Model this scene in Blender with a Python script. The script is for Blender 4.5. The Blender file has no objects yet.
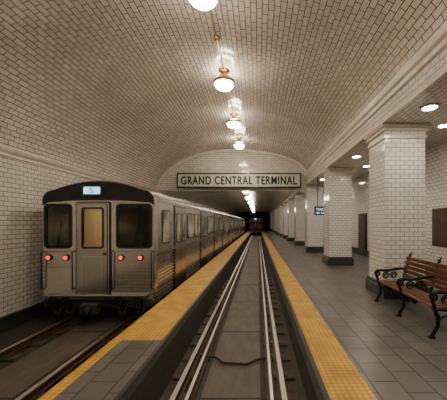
import bpy, math, random, bmesh
from mathutils import Vector
random.seed(4)
C=bpy.context.scene.collection

# ------------------------------------------------------------ materials
def base(name):
    m=bpy.data.materials.new(name); m.use_nodes=True
    nt=m.node_tree; b=nt.nodes['Principled BSDF']; return m,nt,b
def mat(name,col,rough=0.5,metal=0.0,noise=0.15,nscale=6.0,emit=None,es=0.0,stretch=None):
    m,nt,b=base(name)
    b.inputs['Roughness'].default_value=rough; b.inputs['Metallic'].default_value=metal
    tc=nt.nodes.new('ShaderNodeTexCoord'); n=nt.nodes.new('ShaderNodeTexNoise')
    n.inputs['Scale'].default_value=nscale; n.inputs['Detail'].default_value=4
    if stretch:
        mp=nt.nodes.new('ShaderNodeMapping'); mp.inputs['Scale'].default_value=stretch
        nt.links.new(tc.outputs['Object'],mp.inputs[0]); nt.links.new(mp.outputs[0],n.inputs['Vector'])
    else: nt.links.new(tc.outputs['Object'],n.inputs['Vector'])
    r=nt.nodes.new('ShaderNodeMix'); r.data_type='RGBA'
    r.inputs[6].default_value=tuple(c*(1-noise) for c in col)+(1,)
    r.inputs[7].default_value=tuple(min(1,c*(1+noise)) for c in col)+(1,)
    nt.links.new(n.outputs['Fac'],r.inputs[0]); nt.links.new(r.outputs[2],b.inputs['Base Color'])
    if emit:
        b.inputs['Emission Color'].default_value=tuple(emit)+(1,); b.inputs['Emission Strength'].default_value=es
    return m
def brick(name,c1,c2,mo,bw,rh,ms,rough=0.3,bump=0.4,offset=0.5,grime=0.35,gscale=0.5):
    m,nt,b=base(name)
    uv=nt.nodes.new('ShaderNodeUVMap'); uv.uv_map='UVMap'
    k=nt.nodes.new('ShaderNodeTexBrick'); k.offset=offset
    k.inputs['Scale'].default_value=1; k.inputs['Brick Width'].default_value=bw
    k.inputs['Row Height'].default_value=rh; k.inputs['Mortar Size'].default_value=ms
    k.inputs['Mortar Smooth'].default_value=0.2
    k.inputs['Color1'].default_value=c1+(1,); k.inputs['Color2'].default_value=c2+(1,); k.inputs['Mortar'].default_value=mo+(1,)
    nt.links.new(uv.outputs['UV'],k.inputs['Vector'])
    n=nt.nodes.new('ShaderNodeTexNoise'); n.inputs['Scale'].default_value=gscale; n.inputs['Detail'].default_value=6
    nt.links.new(uv.outputs['UV'],n.inputs['Vector'])
    mr=nt.nodes.new('ShaderNodeMapRange'); mr.inputs[1].default_value=0.3; mr.inputs[2].default_value=0.7
    mr.inputs[3].default_value=1-grime; mr.inputs[4].default_value=1.0
    nt.links.new(n.outputs['Fac'],mr.inputs[0])
    x=nt.nodes.new('ShaderNodeMix'); x.data_type='RGBA'; x.blend_type='MULTIPLY'; x.inputs[0].default_value=1
    nt.links.new(k.outputs['Color'],x.inputs[6]); nt.links.new(mr.outputs[0],x.inputs[7])
    nt.links.new(x.outputs[2],b.inputs['Base Color'])
    b.inputs['Roughness'].default_value=rough
    bp=nt.nodes.new('ShaderNodeBump'); bp.invert=True; bp.inputs['Strength'].default_value=bump; bp.inputs['Distance'].default_value=0.01
    nt.links.new(k.outputs['Fac'],bp.inputs['Height']); nt.links.new(bp.outputs['Normal'],b.inputs['Normal'])
    return m
M_tile=brick('vault_tile',(0.66,0.605,0.53),(0.78,0.73,0.655),(0.095,0.073,0.052),0.25,0.115,0.008,0.15,grime=0.24)
M_wall=brick('wall_tile',(0.75,0.715,0.645),(0.83,0.80,0.74),(0.17,0.14,0.11),0.22,0.11,0.0065,0.13,grime=0.18)
M_col=brick('column_tile',(0.80,0.775,0.715),(0.87,0.85,0.80),(0.25,0.22,0.18),0.2,0.1,0.0055,0.12,grime=0.1)
M_floor=brick('floor_paver',(0.135,0.124,0.113),(0.185,0.172,0.157),(0.045,0.041,0.037),0.4,0.3,0.010,0.33,0.3,grime=0.38,gscale=1.2)
M_trim=mat('glazed_trim',(0.72,0.67,0.59),0.2)
M_dark=mat('dark_base',(0.04,0.045,0.038),0.35)
M_conc=mat('concrete_dark',(0.065,0.056,0.046),0.8,noise=0.5,nscale=3)
M_concl=mat('concrete_track',(0.105,0.085,0.067),0.65,noise=0.55,nscale=3,stretch=(2,0.7,1))
M_bed=mat('track_ballast',(0.05,0.042,0.033),0.85,noise=0.6,nscale=9)
M_tie=mat('tie',(0.06,0.045,0.034),0.8,noise=0.4)
M_rail=mat('rail_steel',(0.95,0.92,0.86),0.34,1.0,noise=0.04)
M_railside=mat('rail_rust',(0.09,0.055,0.035),0.6,0.3)
M_steel=mat('stainless',(0.68,0.65,0.61),0.2,0.93,noise=0.16,nscale=2.5,stretch=(1,0.4,4))
M_steel2=mat('stainless_door',(0.52,0.50,0.465),0.2,0.93,noise=0.12)
M_roof=mat('car_roof',(0.26,0.235,0.205),0.35,0.6)
M_black=mat('black_paint',(0.010,0.010,0.011),0.25)
M_rubber=mat('rubber',(0.02,0.02,0.02),0.6)
M_under=mat('underframe',(0.028,0.025,0.022),0.7,noise=0.4)
M_red=mat('tail_lamp',(0.6,0.02,0.01),0.3,emit=(1,0.03,0.015),es=2.6)
M_reddim=mat('tail_lamp_dim',(0.6,0.03,0.02),0.3,emit=(1,0.03,0.02),es=2.0)
M_disp=mat('route_display',(0.1,0.2,0.25),0.3,emit=(0.35,0.8,0.95),es=2.0)
M_brass=mat('brass',(0.50,0.33,0.15),0.3,0.9)
M_glow=mat('lamp_glass',(0.9,0.85,0.7),0.3,emit=(1,0.86,0.67),es=88)
M_down=mat('downlight_lens',(0.9,0.85,0.7),0.3,emit=(1,0.90,0.76),es=150)
M_white=mat('white_ring',(0.8,0.78,0.72),0.4)
M_wood=mat('bench_wood',(0.14,0.054,0.026),0.28,noise=0.4,nscale=12)
M_iron=mat('cast_iron',(0.010,0.009,0.009),0.35,0.4)
M_signbg=mat('sign_enamel',(0.60,0.62,0.54),0.35,noise=0.05)
M_signblk=mat('sign_black',(0.008,0.010,0.010),0.4)
M_blue=mat('sign_blue',(0.01,0.025,0.06),0.35,noise=0.05)
M_wtext=mat('sign_white',(0.8,0.85,0.9),0.4,emit=(0.5,0.75,1),es=1.5)
M_art=mat('poster_art',(0.07,0.045,0.03),0.3,noise=0.7,nscale=5)
M_frame=mat('bronze_frame',(0.12,0.08,0.04),0.35,0.8)
M_door=mat('painted_door',(0.06,0.06,0.055),0.4)
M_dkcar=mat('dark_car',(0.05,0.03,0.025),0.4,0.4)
M_inw=mat('interior_panel',(0.75,0.60,0.34),0.4)
M_inlit=mat('interior_light',(0.9,0.9,0.8),0.3,emit=(1,0.80,0.42),es=50)
M_seat=mat('interior_seat',(0.75,0.30,0.05),0.4)
M_cab=mat('cab_interior',(0.085,0.085,0.08),0.5)

def clear():
    m=bpy.data.materials.new('clear_glass'); m.use_nodes=True; nt=m.node_tree; nt.nodes.clear()
    o=nt.nodes.new('ShaderNodeOutputMaterial'); t=nt.nodes.new('ShaderNodeBsdfTransparent'); g=nt.nodes.new('ShaderNodeBsdfGlossy')
    t.inputs[0].default_value=(0.85,0.87,0.83,1); g.inputs['Roughness'].default_value=0.06
    f=nt.nodes.new('ShaderNodeLayerWeight'); f.inputs[0].default_value=0.3
    mx=nt.nodes.new('ShaderNodeMixShader'); nt.links.new(f.outputs['Fresnel'],mx.inputs[0])
    nt.links.new(t.outputs[0],mx.inputs[1]); nt.links.new(g.outputs[0],mx.inputs[2]); nt.links.new(mx.outputs[0],o.inputs[0]); return m
M_clear=clear()
def sideglass_glow():  # opaque pane; lit car interior painted in as weak patchy emission
    m,nt,b=base('side_glass_painted_glow')
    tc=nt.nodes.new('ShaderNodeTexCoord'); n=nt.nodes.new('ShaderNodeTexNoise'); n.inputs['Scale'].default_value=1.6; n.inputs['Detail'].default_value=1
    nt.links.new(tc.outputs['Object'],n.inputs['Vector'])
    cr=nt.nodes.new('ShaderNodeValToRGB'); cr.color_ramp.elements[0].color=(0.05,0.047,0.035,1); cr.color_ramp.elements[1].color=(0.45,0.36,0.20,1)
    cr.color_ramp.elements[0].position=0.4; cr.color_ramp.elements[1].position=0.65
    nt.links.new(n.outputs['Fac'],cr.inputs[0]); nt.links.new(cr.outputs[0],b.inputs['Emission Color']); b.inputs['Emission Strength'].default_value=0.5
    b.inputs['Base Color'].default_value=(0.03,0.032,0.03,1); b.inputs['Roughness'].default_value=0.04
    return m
M_glassglow=sideglass_glow()

def tactile():
    m,nt,b=base('tactile_yellow')
    uv=nt.nodes.new('ShaderNodeUVMap'); uv.uv_map='UVMap'
    n=nt.nodes.new('ShaderNodeTexNoise'); n.inputs['Scale'].default_value=3; n.inputs['Detail'].default_value=8
    v=nt.nodes.new('ShaderNodeTexVoronoi'); v.inputs['Scale'].default_value=16; v.inputs['Randomness'].default_value=0
    nt.links.new(uv.outputs[0],n.inputs['Vector']); nt.links.new(uv.outputs[0],v.inputs['Vector'])
    cr=nt.nodes.new('ShaderNodeValToRGB')
    cr.color_ramp.elements[0].color=(0.46,0.235,0.03,1); cr.color_ramp.elements[1].color=(0.70,0.40,0.06,1)
    cr.color_ramp.elements[0].position=0.3; cr.color_ramp.elements[1].position=0.65
    nt.links.new(n.outputs['Fac'],cr.inputs[0])
    mr=nt.nodes.new('ShaderNodeMapRange'); mr.inputs[1].default_value=0.3; mr.inputs[2].default_value=0.5; mr.inputs[3].default_value=1.05; mr.inputs[4].default_value=0.75
    nt.links.new(v.outputs['Distance'],mr.inputs[0])
    x=nt.nodes.new('ShaderNodeMix'); x.data_type='RGBA'; x.blend_type='MULTIPLY'; x.inputs[0].default_value=1
    nt.links.new(cr.outputs[0],x.inputs[6]); nt.links.new(mr.outputs[0],x.inputs[7]); nt.links.new(x.outputs[2],b.inputs['Base Color'])
    bp=nt.nodes.new('ShaderNodeBump'); bp.inputs['Strength'].default_value=0.5; bp.inputs['Distance'].default_value=0.01
    nt.links.new(mr.outputs[0],bp.inputs['Height']); nt.links.new(bp.outputs[0],b.inputs['Normal'])
    b.inputs['Roughness'].default_value=0.5
    return m
M_yel=tactile()

# ------------------------------------------------------------ mesh builder
class MB:
    def __init__(s): s.v=[]; s.f=[]; s.m=[]; s.uv=[]; s.mats=[]; s.sm=[]
    def mi(s,m):
        if m not in s.mats: s.mats.append(m)
        return s.mats.index(m)
    def face(s,pts,m,uv=None,smooth=False):
        i=len(s.v); s.v+= [tuple(p) for p in pts]; s.f.append(list(range(i,i+len(pts)))); s.m.append(s.mi(m)); s.uv.append(uv); s.sm.append(smooth)
    def mesh(s,V,F,m,smooth=False):
        i=len(s.v); s.v+=[tuple(p) for p in V]; k=s.mi(m)
        for f in F: s.f.append([a+i for a in f]); s.m.append(k); s.uv.append(None); s.sm.append(smooth)
    def box(s,x0,x1,y0,y1,z0,z1,m,b=0.0):
        if b<=0:
            V=[(x0,y0,z0),(x1,y0,z0),(x1,y1,z0),(x0,y1,z0),(x0,y0,z1),(x1,y0,z1),(x1,y1,z1),(x0,y1,z1)]
            F=[(0,3,2,1),(4,5,6,7),(0,1,5,4),(2,3,7,6),(1,2,6,5),(0,4,7,3)]
            s.mesh(V,F,m)
        else:
            def r(z,i): return [(x0+i,y0+i,z),(x1-i,y0+i,z),(x1-i,y1-i,z),(x0+i,y1-i,z)]
            V=r(z0,b)+r(z0+b,0)+r(z1-b,0)+r(z1,b)
            F=[(3,2,1,0),(12,13,14,15)]
            for l in range(3):
                for k in range(4): F.append((l*4+k,l*4+(k+1)%4,(l+1)*4+(k+1)%4,(l+1)*4+k))
            s.mesh(V,F,m)
    def prism(s,pts,axis,a,b,m,smooth=False):
        def P(p,t): return {'y':(p[0],t,p[1]),'x':(t,p[0],p[1]),'z':(p[0],p[1],t)}[axis]
        n=len(pts); V=[P(p,a) for p in pts]+[P(p,b) for p in pts]
        s.mesh(V,[tuple(range(n)),tuple(range(2*n-1,n-1,-1))],m)
        s.mesh(V,[(i,i+n,(i+1)%n+n,(i+1)%n) for i in range(n)],m,smooth)
    def ring(s,O,I,a,b,m):
        n=len(O); V=[(p[0],a,p[1]) for p in O]+[(p[0],a,p[1]) for p in I]+[(p[0],b,p[1]) for p in O]+[(p[0],b,p[1]) for p in I]
        F=[]
        for i in range(n):
            j=(i+1)%n
            F+=[(i,j,n+j,n+i),(2*n+i,3*n+i,3*n+j,2*n+j),(i,2*n+i,2*n+j,j),(n+i,n+j,3*n+j,3*n+i)]
        s.mesh(V,F,m)
    def holed(s,outer,holes,y,m):
        bm=bmesh.new(); ed=[]
        for L in [outer]+holes:
            vs=[bm.verts.new((p[0],y,p[1])) for p in L]
            for i in range(len(vs)): ed.append(bm.edges.new((vs[i],vs[(i+1)%len(vs)])))
        bmesh.ops.triangle_fill(bm,edges=ed,use_beauty=True,use_dissolve=False,normal=(0,-1,0))
        bm.verts.index_update()
        s.mesh([v.co[:] for v in bm.verts],[[v.index for v in f.verts] for f in bm.faces],m); bm.free()
    def lathe(s,c,prof,m,n=20,axis='z',smooth=True):
        V=[];F=[]
        for (r,t) in prof:
            for k in range(n):
                a=2*math.pi*k/n; u,w=r*math.cos(a),r*math.sin(a)
                p={'z':(u,w,t),'y':(u,t,w),'x':(t,u,w)}[axis]
                V.append((c[0]+p[0],c[1]+p[1],c[2]+p[2]))
        L=len(prof)
        for l in range(L-1):
            for k in range(n): F.append((l*n+k,l*n+(k+1)%n,(l+1)*n+(k+1)%n,(l+1)*n+k))
        s.mesh(V,F,m,smooth)
        s.mesh(V[:n],[tuple(range(n))],m); s.mesh(V[-n:],[tuple(range(n))],m)
    def tube(s,pts,r,m,n=8):
        pts=[Vector(p) for p in pts]; V=[];F=[]; up=None
        for i,p in enumerate(pts):
            d=(pts[min(i+1,len(pts)-1)]-pts[max(i-1,0)]).normalized()
            if up is None:
                up=Vector((0,0,1)) if abs(d.z)<0.9 else Vector((1,0,0))
            sd=d.cross(up).normalized(); up=sd.cross(d).normalized()
            for k in range(n):
                a=2*math.pi*k/n; V.append(p+sd*math.cos(a)*r+up*math.sin(a)*r)
        for l in range(len(pts)-1):
            for k in range(n): F.append((l*n+k,l*n+(k+1)%n,(l+1)*n+(k+1)%n,(l+1)*n+k))
        F.append(tuple(range(n))); F.append(tuple(range(len(V)-1,len(V)-n-1,-1)))
        s.mesh(V,F,m,True)
    def obj(s,name,parent=None,fixn=True):
        me=bpy.data.meshes.new(name); me.from_pydata(s.v,[],s.f)
        for m in s.mats: me.materials.append(m)
        uvl=me.uv_layers.new(name='UVMap')
        for p in me.polygons:
            p.material_index=s.m[p.index]; p.use_smooth=s.sm[p.index]
            cu=s.uv[p.index]; nn=p.normal
            for j,li in enumerate(p.loop_indices):
                if cu: uvl.data[li].uv=cu[j]
                else:
                    co=me.vertices[me.loops[li].vertex_index].co
                    ax=max(range(3),key=lambda k:abs(nn[k]))
                    uvl.data[li].uv=[(co.y,co.z),(co.x,co.z),(co.y,co.x)][ax]
        me.update(); o=bpy.data.objects.new(name,me); C.objects.link(o)
        if fixn:
            bm=bmesh.new(); bm.from_mesh(me); bmesh.ops.remove_doubles(bm,verts=bm.verts,dist=1e-5)
            bmesh.ops.recalc_face_normals(bm,faces=bm.faces); bm.to_mesh(me); bm.free()
        if parent: o.parent=parent
        return o
def empty(name):
    e=bpy.data.objects.new(name,None); C.objects.link(e); e.empty_display_size=0.3; return e
def rrect(x0,x1,z0,z1,r,n=4):
    P=[]
    for cx,cz,a0 in((x1-r,z1-r,0),(x0+r,z1-r,90),(x0+r,z0+r,180),(x1-r,z0+r,270)):
        for k in range(n+1):
            a=math.radians(a0+90*k/n); P.append((cx+r*math.cos(a),cz+r*math.sin(a)))
    return P
def text(name,s,x0,x1,z0,z1,y,m,parent,ext=0.01,off=0.0):
    cu=bpy.data.curves.new(name+'_c','FONT'); cu.body=s; cu.extrude=ext; cu.offset=off; cu.space_character=1.15; cu.space_word=1.0
    o=bpy.data.objects.new(name+'_t',cu); C.objects.link(o)
    bpy.context.view_layer.update()
    dg=bpy.context.evaluated_depsgraph_get(); me=bpy.data.meshes.new_from_object(o.evaluated_get(dg))
    bpy.data.objects.remove(o)
    xs=[v.co.x for v in me.vertices]; ys=[v.co.y for v in me.vertices]
    a,b,c,d=min(xs),max(xs),min(ys),max(ys)
    for v in me.vertices:
        X=x0+(v.co.x-a)/(b-a)*(x1-x0); Z=z0+(v.co.y-c)/(d-c)*(z1-z0); v.co=(X,y-v.co.z,Z)
    me.materials.clear(); me.materials.append(m)
    ob=bpy.data.objects.new(name,me); C.objects.link(ob); ob.parent=parent; return ob

# ------------------------------------------------------------ room shell
YB,YP,YE=-6.0,16.0,72.0
XL,XR=-5.8,5.5
BX0,BX1=2.78,3.82
CX=-1.45
def arch(zl,zr,zt,n=28):
    P=[]
    for k in range(n+1):
        t=math.pi/2*k/n; P.append((CX-(CX-XL)*math.cos(t),zl+(zt-zl)*math.sin(t)))
    for k in range(1,n+1):
        t=math.pi/2*(1-k/n); P.append((CX+(BX0-CX)*math.cos(t),zr+(zt-zr)*math.sin(t)))
    return P
def vault(name,P,y0,y1,m):
    b=MB(); L=0; Y=[y0+(y1-y0)*k/4 for k in range(5)]
    for i in range(len(P)-1):
        d=math.hypot(P[i+1][0]-P[i][0],P[i+1][1]-P[i][1])
        for a,c in zip(Y[:-1],Y[1:]):
            b.face([(P[i][0],a,P[i][1]),(P[i+1][0],a,P[i+1][1]),(P[i+1][0],c,P[i+1][1]),(P[i][0],c,P[i][1])],m,
               [(a,L),(a,L+d),(c,L+d),(c,L)],True)
        L+=d
    o=b.obj(name,fixn=False)
    bm=bmesh.new(); bm.from_mesh(o.data); bmesh.ops.remove_doubles(bm,verts=bm.verts,dist=1e-5); bm.to_mesh(o.data); bm.free()
    return o
A1=arch(3.4,4.5,5.9); A2=arch(3.4,3.95,4.5)
vault('ceiling_vault',A1,YB,YP,M_tile)
vault('ceiling_tunnel',A2,YP+0.5,YE,M_tile)

b=MB(); b.box(XL-0.3,XL,YB,YE,-0.8,3.4,M_wall); b.obj('wall_left')
b=MB(); b.box(XR,XR+0.3,YB,YE,-0.02,4.2,M_wall); b.obj('wall_right')
b=MB(); b.box(XL-0.3,XR+0.3,YB-0.3,YB,-0.8,6.2,M_wall); b.obj('wall_back')
b=MB(); b.box(XL-0.3,XR+0.3,YE,YE+0.3,-0.8,5,M_conc); b.obj('wall_end')
b=MB(); b.box(BX1,XR+0.3,YB,YE,4.15,4.3,M_wall); b.obj('ceiling_aisle')
b=MB()
b.box(XL,XL+0.05,YB,YE,-0.78,-0.42,M_dark); b.box(XL,XL+0.07,YB,YE,-0.46,-0.42,M_dark); b.obj('baseboard_left')
b=MB(); b.box(XR-0.04,XR,YB,YE,0,0.32,M_dark); b.box(XR-0.06,XR,YB,YE,0.29,0.33,M_dark); b.obj('baseboard_right')
b=MB(); b.prism([(XL,3.22),(XL+0.03,3.24),(XL+0.03,3.3),(XL+0.07,3.34),(XL+0.1,3.40),(XL+0.1,3.44),(XL,3.5)],'y',YB,YE,M_trim); b.obj('trim_1')
b=MB(); b.box(BX0,BX1,YB,YE,3.92,4.5,M_wall); b.obj('ceiling_beam')
b=MB()
b.prism([(BX0,4.3),(BX0-0.04,4.32),(BX0-0.05,4.4),(BX0-0.10,4.44),(BX0-0.12,4.50),(BX0-0.12,4.56),(BX0,4.6)],'y',YB,YP,M_trim)
b.prism([(BX0,3.90),(BX0-0.04,3.90),(BX0-0.04,3.98),(BX0-0.02,4.02),(BX0,4.02)],'y',YB,YE,M_trim)
b.obj('trim_2')
b=MB(); zb=3.62
P=[p for p in A1]
for i in range(len(P)-1):
    p,q=P[i],P[i+1]
    if p[1]<zb and q[1]<zb: continue
    z0=max(p[1],zb); z1=max(q[1],zb)
    b.face([(p[0],YP,zb),(q[0],YP,zb),(q[0],YP,z1),(p[0],YP,z0)],M_wall)
    b.face([(p[0],YP+0.5,zb),(q[0],YP+0.5,zb),(q[0],YP+0.5,z1),(p[0],YP+0.5,z0)],M_wall)
b.box(XL,BX0,YP,YP+0.5,zb-0.06,zb,M_trim)
b.obj('wall_portal',fixn=False)
b=MB(); N=len(P); cz=3.6
V=[];F=[]
for off,yy in ((0.0,YP-0.12),(0.16,YP-0.12),(0.16,YP),):
    for p in P:
        d=Vector((CX-p[0],cz-p[1])).normalized(); V.append((p[0]+d.x*off,yy,p[1]+d.y*off))
for l in range(2):
    for i in range(N-1): F.append((l*N+i,l*N+i+1,(l+1)*N+i+1,(l+1)*N+i))
b.mesh(V,F,M_trim); b.obj('trim_3')

PX0,PX1=-1.34,0.644
b=MB(); b.box(1.15,XR,YB,YE,-0.2,0.0,M_floor); b.obj('floor')
b=MB(); b.box(0.70,1.15,YB,YE,-0.2,0.0,M_yel); b.box(0.644,0.70,YB,YE,-0.2,0.0,M_dark)
b.box(0.69,XR,YB,YE,-0.78,-0.2,M_conc); b.obj('floor_platform_edge')
b=MB()
b.box(-2.12,PX0-0.05,4.07,YE,-0.12,0.0,M_yel); b.box(PX0-0.05,PX0,YB,YE,-0.12,0.0,M_dark)
b.box(-2.12,-1.98,YB,4.07,-0.12,0.0,M_yel); b.box(-1.98,PX0-0.05,YB,4.07,-0.12,-0.002,M_floor)
b.box(-2.08,PX0-0.04,YB,YE,-0.78,-0.12,M_conc)
b.obj('floor_island_platform')
b=MB(); b.box(XL-0.3,XR,YB,YE,-0.95,-0.78,M_bed); b.obj('floor_track_bed')

def track(name,cx,guards,y0=YB,y1=YE):
    b=MB()
    b.box(cx-0.42,cx+0.42,y0,y1,-0.78,-0.755,M_concl)
    y=y0+0.2; k=0
    while y<min(y1,45):
        for sx in (-1,1):
            b.box(cx+sx*0.735-0.24,cx+sx*0.735+0.24,y,y+0.24,-0.78,-0.735,M_tie,0.01)
            b.box(cx+sx*0.735-0.11,cx+sx*0.735+0.11,y+0.04,y+0.2,-0.735,-0.72,M_railside)
        if k%4==0: b.box(cx-0.43,cx+0.43,y+0.1,y+0.13,-0.757,-0.75,M_under)
        y+=0.6; k+=1
    xs=[cx-0.735,cx+0.735]+([cx-0.56,cx+0.57] if guards else [])
    for i,x in enumerate(xs):
        g=0 if i<2 else 0.02
        b.box(x-0.06,x+0.06,y0,y1,-0.722,-0.705,M_railside)
        b.box(x-0.01,x+0.01,y0,y1,-0.705,-0.64,M_railside)
        b.box(x-0.036,x+0.036,y0,y1,-0.645-g,-0.606-g,M_railside,0.004)
        w=0.034 if i<2 else 0.02
        b.box(x-w,x+w,y0,y1,-0.607-g,-0.60-g,M_rail)
    if guards:
        b.tube([(-1.05,5.05,-0.7),(-0.75,5.0,-0.70),(-0.6,4.85,-0.72),(-0.2,4.8,-0.72),(0.0,4.95,-0.71),(0.25,5.0,-0.7)],0.022,M_rubber)
    return b.obj(name)
track('railway_track',-0.385,True); track('railway_track',-3.87,False)

# ------------------------------------------------------------ columns
for k in range(-2,13):
    y0=6.3+4.95*k
    b=MB(); x0,x1,y1=2.86,3.76,y0+0.9
    b.box(x0,x1,y0,y1,0.3,3.62,M_col,0.02)
    b.box(x0-0.07,x1+0.07,y0-0.07,y1+0.07,0.0,0.26,M_dark,0.015)
    b.box(x0-0.04,x1+0.04,y0-0.04,y1+0.04,0.26,0.34,M_dark,0.015)
    b.box(x0-0.03,x1+0.03,y0-0.03,y1+0.03,3.60,3.68,M_trim,0.015)
    b.box(x0-0.01,x1+0.01,y0-0.01,y1+0.01,3.68,3.76,M_col)
    b.box(x0-0.06,x1+0.06,y0-0.06,y1+0.06,3.76,3.84,M_trim,0.02)
    b.box(x0-0.1,x1+0.1,y0-0.1,y1+0.1,3.84,3.92,M_trim,0.02)
    b.obj('tiled_column')

# ------------------------------------------------------------ lamps
def zc(x,Pq):
    for i in range(len(Pq)-1):
        if Pq[i][0]<=x<=Pq[i+1][0]:
            t=(x-Pq[i][0])/(Pq[i+1][0]-Pq[i][0]); return Pq[i][1]*(1-t)+Pq[i+1][1]*t
def lamp(y,PA,x=-0.93):
    z=zc(x,PA)+0.01; zr=z-0.33
    b=MB()
    b.lathe((x,y,0),[(0.16,z),(0.16,z-0.03),(0.08,z-0.05),(0.06,z-0.12),(0.10,z-0.17),(0.17,z-0.20),(0.19,z-0.23),(0.19,z-0.26)],M_brass,24)
    b.lathe((x,y,0),[(0.15,z-0.25),(0.22,z-0.27),(0.262,zr+0.02)],M_glow,24)
    b.lathe((x,y,0),[(0.262,zr+0.04),(0.29,zr+0.03),(0.30,zr-0.0),(0.29,zr-0.04),(0.262,zr-0.05)],M_brass,24)
    pr=[(0.26*math.cos(a),zr-0.03-0.19*math.sin(a)) for a in [math.pi/2*i/8 for i in range(8)]]+[(0.02,zr-0.22)]
    b.lathe((x,y,0),pr,M_glow,24)
    b.lathe((x,y,0),[(0.02,zr-0.215),(0.025,zr-0.23),(0.005,zr-0.25)],M_brass,10)
    b.obj('ceiling_lamp')
for y in (-4.3,-1.3,1.7,4.7,7.7,10.8,13.8): lamp(y,A1)
for y in (21,27,33,41,50,60): lamp(y,A2)
b=MB(); zz=zc(-0.93,A1)-0.02
b.tube([(-0.93,YB,zz),(-0.93,YP,zz)],0.016,M_brass); b.lathe((-0.93,6.3,0),[(0.07,zz+0.02),(0.07,zz-0.05),(0.03,zz-0.07)],M_brass); b.obj('ceiling_conduit')
def down(x,y,z):
    b=MB(); b.lathe((x,y,z),[(0.17,0),(0.17,-0.02),(0.13,-0.03),(0.12,-0.015)],M_white,24)
    b.lathe((x,y,z),[(0.12,-0.016),(0.12,-0.024),(0.07,-0.03)],M_down,20); b.obj('recessed_downlight')
for y in (-4.5,0.6,5.35,9.3,14.2,19.1,24,29,34,44): down(3.28,y,3.92)
for y in (-3,2,7,12,17,22,30,40): down(4.65,y,4.15)

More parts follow.
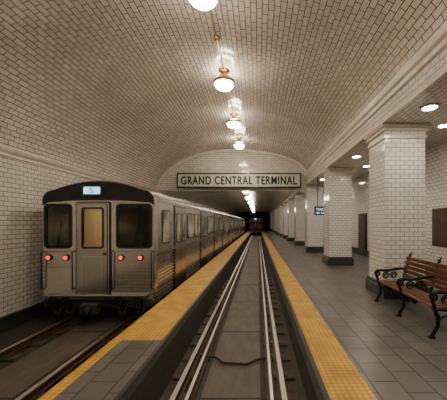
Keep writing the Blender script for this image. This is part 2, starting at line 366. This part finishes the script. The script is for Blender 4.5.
# ------------------------------------------------------------ trains
def train(cx,y0,ncar,S,Sd,Rf,clen=15.2,red=M_red,lit=True):
    root=empty('subway_train')
    def prof():
        R=[(1.30,-0.29),(1.39,-0.24)]
        z=-0.22
        while z<0.90:
            R+=[(1.40,z),(1.40,z+0.045),(1.365,z+0.055),(1.365,z+0.08)]; z+=0.09
        R+=[(1.40,0.95),(1.40,1.6),(1.39,2.28)]
        for k in range(1,7):
            a=math.radians(90*k/6); R.append((1.12+0.27*math.cos(a),2.28+0.25*math.sin(a)))
        for k in range(1,7):
            x=1.12*(1-k/6); R.append((x,2.53+0.22*(1-(x/1.12)**2)))
        return R
    R=prof(); full=[(x,z) for x,z in R]+[(-x,z) for x,z in reversed(R[:-1])]
    n=len(full)
    dx0,dx1=cx-0.47,cx+0.23
    W=[rrect(cx-1.25,cx-0.72,1.15,2.10,0.07,5),rrect(cx+0.50,cx+1.23,1.15,2.10,0.07,5)]
    DW=rrect(dx0+0.12,dx1-0.12,1.12,2.04,0.06,5)
    for c in range(ncar):
        ya=y0+c*(clen+0.35); yb=ya+clen
        b=MB()
        rings=[(ya,0.965),(ya+0.03,0.985),(ya+0.1,1.0),(yb-0.1,1.0),(yb,0.97)]
        V=[]
        for yy,s in rings:
            for x,z in full: V.append((cx+x*s,yy,1.2+(z-1.2)*s))
        Fs=[];Fr=[]
        for l in range(len(rings)-1):
            for i in range(n):
                j=(i+1)%n; f=(l*n+i,l*n+j,(l+1)*n+j,(l+1)*n+i)
                (Fr if (full[i][1]>2.33 and full[j][1]>2.33) else Fs).append(f)
        b.mesh(V,Fs,S); b.mesh(V,Fr,Rf,True)
        b.mesh(V,[tuple(range((len(rings)-1)*n,len(rings)*n))],S)
        if c==0: b.holed([(p[0],p[2]) for p in V[:n]],W+[DW],ya,S)
        else: b.mesh(V,[tuple(range(n))],S)
        if c<ncar-1: b.box(cx-0.6,cx+0.6,yb-0.02,yb+0.4,-0.1,2.1,M_rubber)
        for k in range(4): b.box(cx-0.5,cx+0.5,ya+1.6+k*3.6,ya+3.0+k*3.6 if k<3 else yb-0.3,2.66,2.80,Rf,0.04)
        for s in (-1,1):
            def sb(y1,y2,z1,z2,o,m,r=0.05):
                a=cx+s*1.36; d=cx+s*(1.40+o); b.prism(rrect(y1,y2,z1,z2,r,3),'x',a,d,m)
            b.box(*sorted((cx+s*1.38,cx+s*1.415)),ya+0.12,yb-0.12,0.93,1.0,Sd)
            b.box(*sorted((cx+s*1.37,cx+s*1.41)),ya+0.12,yb-0.12,2.22,2.3,Sd)
            def win(y1,y2,z1=1.15,z2=2.05):
                sb(y1,y2,z1,z2,0.012,M_black,0.09); sb(y1+0.04,y2-0.04,z1+0.04,z2-0.04,0.018,M_glassglow,0.07)
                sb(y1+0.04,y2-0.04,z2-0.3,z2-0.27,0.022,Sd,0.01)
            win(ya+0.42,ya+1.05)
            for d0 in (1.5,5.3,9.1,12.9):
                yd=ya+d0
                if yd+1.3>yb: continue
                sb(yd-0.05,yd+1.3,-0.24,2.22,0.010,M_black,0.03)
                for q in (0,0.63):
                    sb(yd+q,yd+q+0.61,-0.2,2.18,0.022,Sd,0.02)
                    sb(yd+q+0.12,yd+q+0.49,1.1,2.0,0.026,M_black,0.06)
                    sb(yd+q+0.145,yd+q+0.465,1.13,1.97,0.03,M_glassglow,0.05)
                if d0<12:
                    if yd+3.6<yb: win(yd+1.5,yd+2.5); win(yd+2.6,yd+3.6)
            b.box(*sorted((cx+s*1.1,cx+s*1.3)),ya+4.5,yb-4.5,-0.5,-0.25,M_under,0.03)
            for w in (1.3,3.3,clen-3.3,clen-1.3):
                b.lathe((cx+s*0.735,ya+w,-0.245),[(0.05,s*0.08),(0.3,s*0.07),(0.35,s*0.06),(0.35,-s*0.05),(0.05,-s*0.05)],M_under,20,axis='x')
                b.box(*sorted((cx+s*0.95,cx+s*1.15)),ya+w-0.25,ya+w+0.25,-0.48,-0.2,M_under,0.04)
            b.box(*sorted((cx+s*1.0,cx+s*1.12)),ya+1.0,ya+3.6,-0.42,-0.28,M_under,0.03)
        b.box(cx-0.9,cx+0.9,ya+0.6,yb-0.4,-0.35,-0.2,M_under)
        b.obj('car_body',parent=root)
    b=MB(); yi=y0+0.12
    b.box(cx-1.33,cx+1.33,yi,y0+9,-0.12,-0.05,M_cab)
    b.box(cx-1.33,cx+1.33,y0+1.43,y0+9,2.24,2.27,M_inw); b.box(cx-1.33,cx+1.33,yi,y0+1.43,2.24,2.27,M_cab)
    for s in (-1,1):
        b.box(*sorted((cx+s*1.34,cx+s*1.32)),y0+1.43,y0+9,-0.05,2.24,M_inw); b.box(*sorted((cx+s*1.34,cx+s*1.32)),yi,y0+1.43,-0.05,2.24,M_cab)
    b.box(cx-1.33,cx+1.33,y0+9,y0+9.05,-0.05,2.24,M_inw); b.box(cx-0.4,cx+0.4,y0+8.97,y0+9,0,2.0,M_steel2); b.box(cx-0.2,cx+0.2,y0+8.95,y0+8.97,1.1,1.9,M_black)
    for x in (dx0-0.1,dx1+0.1): b.box(x-0.015,x+0.015,yi,y0+1.4,-0.05,2.24,M_cab)
    for x0,x1 in ((cx-1.32,dx0-0.1),(dx1+0.1,cx+1.32)):
        xm=(x0+x1)/2+0.1
        b.box(x0,x1,y0+1.4,y0+1.43,-0.05,1.4,M_cab); b.box(x0,x1,y0+1.4,y0+1.43,1.8,2.24,M_cab)
        b.box(x0,xm-0.13,y0+1.4,y0+1.43,1.4,1.8,M_cab); b.box(xm+0.13,x1,y0+1.4,y0+1.43,1.4,1.8,M_cab)
        b.box(x0+0.05,x1-0.05,y0+0.2,y0+0.5,0.9,1.12,M_black,0.03)
        b.box(xm-0.25,xm+0.15,y0+0.9,y0+1.0,0.6,1.45,M_black,0.05)
    if lit:
        for x in (-0.75,0.75): b.box(cx+x-0.08,cx+x+0.08,y0+1.6,y0+8.9,2.2,2.235,M_inlit)
    for s in (-1,1):
        for k in range(3):
            ys=y0+2.9+k*2
            b.box(*sorted((cx+s*0.8,cx+s*1.3)),ys,ys+1.5,0.3,0.42,M_seat,0.03); b.box(*sorted((cx+s*1.18,cx+s*1.31)),ys,ys+1.5,0.4,1.05,M_seat,0.03)
        for k in range(3): b.tube([(cx+s*0.35,y0+2.2+k*2.3,-0.05),(cx+s*0.35,y0+2.2+k*2.3,2.24)],0.022,M_black,6)
    b.obj('car_interior',parent=root)
    b=MB(); yf=y0; s=0.965
    cap=[]
    for x,z in full:
        if z>=2.27: cap.append((cx+x*(s+0.004),1.2+(z-1.2)*s+0.01))
    bot=[(cx-1.345,2.14),(cx-1.25,2.2),(cx-0.7,2.24),(cx-0.4,2.25),(cx+0.4,2.25),(cx+0.7,2.24),(cx+1.25,2.2),(cx+1.345,2.14)]
    b.prism(cap+bot,'y',yf-0.03,yf+0.01,M_black)
    def fr(x0,x1,z0,z1,r,o,m): b.prism(rrect(x0,x1,z0,z1,r,5),'y',yf-o,yf-0.001,m)
    for Wp,(x0,x1) in zip(W,((-1.32,-0.65),(0.43,1.30))):
        b.ring(rrect(cx+x0,cx+x1,1.08,2.17,0.11,5),Wp,yf-0.025,yf+0.03,M_black)
        b.mesh([(p[0],yf-0.005,p[1]) for p in Wp],[tuple(range(len(Wp)))],M_clear)
        b.tube([(cx+(x0+x1)/2,yf-0.045,1.1),(cx+(x0+x1)/2+0.12,yf-0.045,1.7)],0.008,M_black,6)
    b.ring(rrect(dx0-0.07,dx1+0.07,-0.2,2.22,0.05,5),DW,yf-0.02,yf,M_black)
    b.ring(rrect(dx0-0.04,dx1+0.04,-0.18,2.19,0.04,5),DW,yf-0.035,yf,S)
    b.ring(rrect(dx0-0.015,dx1+0.015,-0.165,2.175,0.04,5),DW,yf-0.038,yf,M_black)
    b.ring(rrect(dx0,dx1,-0.15,2.16,0.05,5),DW,yf-0.048,yf,Sd)
    b.ring(rrect(dx0+0.08,dx1-0.08,1.08,2.08,0.07,5),DW,yf-0.056,yf,M_black)
    b.mesh([(p[0],yf-0.03,p[1]) for p in DW],[tuple(range(len(DW)))],M_clear)
    b.ring(rrect(dx0+0.1,dx1-0.1,0.1,0.9,0.04,5),rrect(dx0+0.12,dx1-0.12,0.12,0.88,0.03,5),yf-0.055,yf-0.04,S)
    b.lathe((dx1-0.06,yf-0.09,0.95),[(0.03,0),(0.03,0.04)],M_black,10,axis='y')
    for x in (dx0-0.12,dx1+0.12,cx+1.31,cx-1.33):
        b.tube([(x,yf,0.1),(x,yf-0.08,0.12),(x,yf-0.08,1.0),(x,yf,1.02)],0.016,M_black,6)
    fr(cx-0.42,cx+0.12,2.35,2.62,0.03,0.045,M_rubber)
    fr(cx-0.34,cx+0.06,2.40,2.57,0.02,0.05,M_disp)
    for z in (1.0,0.62):
        b.box(cx-1.33,dx0-0.08,yf-0.006,yf,z,z+0.015,Rf); b.box(dx1+0.08,cx+1.33,yf-0.006,yf,z,z+0.015,Rf)
    for k in range(7):
        z=0.06+k*0.075
        b.box(cx-1.30,dx0-0.16,yf-0.012,yf,z,z+0.035,S,0.003); b.box(dx1+0.16,cx+1.27,yf-0.012,yf,z,z+0.035,S,0.003)
    for x,z in ((-1.2,0.86),(-0.78,0.86),(0.55,0.86),(1.02,0.86)):
        b.lathe((cx+x,yf,z),[(0.075,0.0),(0.075,-0.04),(0.052,-0.045)],M_black,16,axis='y')
        b.lathe((cx+x,yf,z),[(0.052,-0.04),(0.048,-0.055),(0.02,-0.062)],red,16,axis='y')
    b.box(cx-1.2,cx+1.2,yf-0.14,yf+0.05,-0.13,-0.02,M_steel2,0.015)
    for z in (-0.115,-0.085,-0.055): b.box(cx-1.2,cx+1.2,yf-0.16,yf-0.13,z,z+0.012,M_under)
    b.box(cx-1.3,cx+1.3,yf-0.05,yf+0.05,-0.33,-0.15,M_under,0.02)
    for x in (-1.0,-0.7,0.55,1.0):
        b.box(cx+x-0.09,cx+x+0.09,yf-0.17,yf,-0.36,-0.06,M_black,0.02)
        b.tube([(cx+x,yf-0.1,-0.3),(cx+x+0.04,yf-0.16,-0.42),(cx+x+0.12,yf-0.12,-0.46),(cx+x+0.16,yf-0.06,-0.3)],0.018,M_rubber,6)
    b.box(cx-0.12,cx+0.12,yf-0.3,yf+0.3,-0.38,-0.2,M_under,0.03)
    b.box(cx-0.2,cx+0.2,yf-0.42,yf-0.28,-0.42,-0.14,M_under,0.04)
    b.lathe((cx,yf-0.42,-0.28),[(0.08,0.02),(0.08,-0.06),(0.04,-0.09)],M_under,14,axis='y')
    b.obj('car_front',parent=root)
    if lit: text('route_text','S',cx-0.19,cx-0.09,2.42,2.55,yf-0.053,M_black,root,0.003)
    return root
train(-3.87,6.8,3,M_steel,M_steel2,M_roof)
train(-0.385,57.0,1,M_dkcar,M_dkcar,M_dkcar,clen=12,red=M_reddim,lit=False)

# ------------------------------------------------------------ hanging sign
root=empty('station_name_sign')
sy=YP-0.35; sx0,sx1,sz0,sz1=-4.55,2.42,3.66,4.50
b=MB(); b.box(sx0,sx1,sy,sy+0.1,sz0,sz1,M_signblk,0.015)
b.box(sx0+0.08,sx1-0.08,sy-0.012,sy+0.02,sz0+0.08,sz1-0.08,M_signbg)
for x in (-3.6,-1.06,1.4): b.box(x-0.04,x+0.04,sy+0.1,YP,4.0,4.15,M_signblk)
b.obj('panel',parent=root)
# each stroke of the sign painter's letters is doubled for a bold weight
for i,(dx,dz) in enumerate(((-0.013,0),(0.013,0),(0,0.008),(0,-0.008))):
    text('lettering_%d'%(i+1),'GRAND CENTRAL TERMINAL',sx0+0.26+dx,sx1-0.26+dx,sz0+0.19+dz,sz1-0.19+dz,sy-0.014-0.001*i,M_signblk,root,0.008,0.008)

root=empty('platform_direction_sign')
b=MB(); b.box(2.72,3.4,13.5,13.58,2.08,2.5,M_blue,0.01)
for x in (2.88,3.24): b.tube([(x,13.54,2.5),(x,13.54,3.92)],0.015,M_black,6)
b.obj('panel',parent=root)
text('lettering','TRACKS',2.8,3.32,2.30,2.42,13.495,M_wtext,root,0.003,0.01)
text('lettering_low','100-117',2.8,3.2,2.14,2.24,13.495,M_wtext,root,0.003,0.01)

# ------------------------------------------------------------ poster, door on right wall
b=MB(); b.box(XR-0.06,XR-0.001,7.1,8.75,1.0,2.15,M_frame,0.015); b.box(XR-0.07,XR-0.05,7.18,8.67,1.08,2.07,M_art); b.obj('framed_poster')
b=MB(); b.box(XR-0.05,XR-0.001,14.1,15.2,0,2.2,M_black); b.box(XR-0.07,XR-0.04,14.2,15.1,0.02,2.12,M_door); b.box(XR-0.09,XR-0.06,14.3,14.34,0.95,1.1,M_steel); b.obj('door_1')

# ------------------------------------------------------------ bench
def bench(ya,yb):
    root=empty('platform_bench'); b=MB()
    xf,xb=2.60,3.14
    for i in range(5):
        x=xf+i*0.1; z=0.44-0.012*i+(0.0 if i else -0.015)
        b.box(x,x+0.082,ya,yb,z,z+0.035,M_wood,0.008)
    for i in range(5):
        z=0.54+i*0.09; x=xb+(z-0.45)*0.22
        b.box(x-0.015,x+0.02,ya,yb,z,z+0.074,M_wood,0.008)
    b.obj('slats',parent=root)
    b=MB()
    nE=3
    for k in range(nE):
        y=ya+0.03+(yb-ya-0.06)*k/(nE-1)
        def T(p,r=0.02): b.tube([(q[0],y,q[1]) for q in p],r,M_iron,8)
        T([(xf-0.04,0.015),(xf-0.02,0.06),(xf+0.05,0.18),(xf+0.06,0.3),(xf+0.02,0.40),(xf-0.0,0.47),(xf-0.03,0.56),(xf-0.02,0.64),(xf+0.04,0.68)],0.028)
        T([(xf+0.04,0.68),(xf+0.2,0.67),(xf+0.36,0.70),(xb+0.06,0.72)],0.028)
        sp=[(xf+0.075*(1-t/14)*math.cos(math.pi/2+t*0.7),0.61+0.075*(1-t/14)*math.sin(math.pi/2+t*0.7)) for t in range(12)]
        T(sp,0.018)
        T([(xb+0.12,0.015),(xb+0.07,0.1),(xb-0.02,0.25),(xb-0.04,0.38),(xb+0.02,0.5),(xb+0.07,0.7),(xb+0.13,0.92),(xb+0.17,1.03)],0.028)
        T([(xf+0.0,0.43),(xf+0.25,0.40),(xb,0.37)],0.022)
        T([(xf+0.05,0.26),(xf+0.16,0.33),(xf+0.26,0.24),(xf+0.36,0.33),(xb-0.02,0.24)],0.016)
        for cx_,cz_,rr in ((xf+0.17,0.56,0.08),(xf+0.34,0.57,0.08),(xf+0.26,0.31,0.05)):
            T([(cx_+rr*(1-t/24)*math.cos(t*0.6),cz_+rr*(1-t/24)*math.sin(t*0.6)) for t in range(18)],0.014)
        for x in (xf-0.04,xb+0.12): b.box(x-0.04,x+0.04,y-0.03,y+0.03,0,0.03,M_iron,0.006)
        T([(xb+0.17,1.03),(xb+0.2,1.06),(xb+0.17,1.09),(xb+0.14,1.06)],0.014)
    b.obj('iron_ends',parent=root)
bench(4.1,6.1)

# ------------------------------------------------------------ world + camera
w=bpy.data.worlds.new('w'); bpy.context.scene.world=w; w.use_nodes=True
w.node_tree.nodes['Background'].inputs[0].default_value=(1,0.85,0.65,1); w.node_tree.nodes['Background'].inputs[1].default_value=0.05
cam=bpy.data.cameras.new('camera'); co=bpy.data.objects.new('camera',cam); C.objects.link(co)
co.location=(0,0,1.7); co.rotation_euler=(math.pi/2,0,0)
cam.sensor_width=36; cam.lens=36*280/447; cam.shift_x=-34.5/447; cam.shift_y=23/447; cam.clip_start=0.05
bpy.context.scene.camera=co
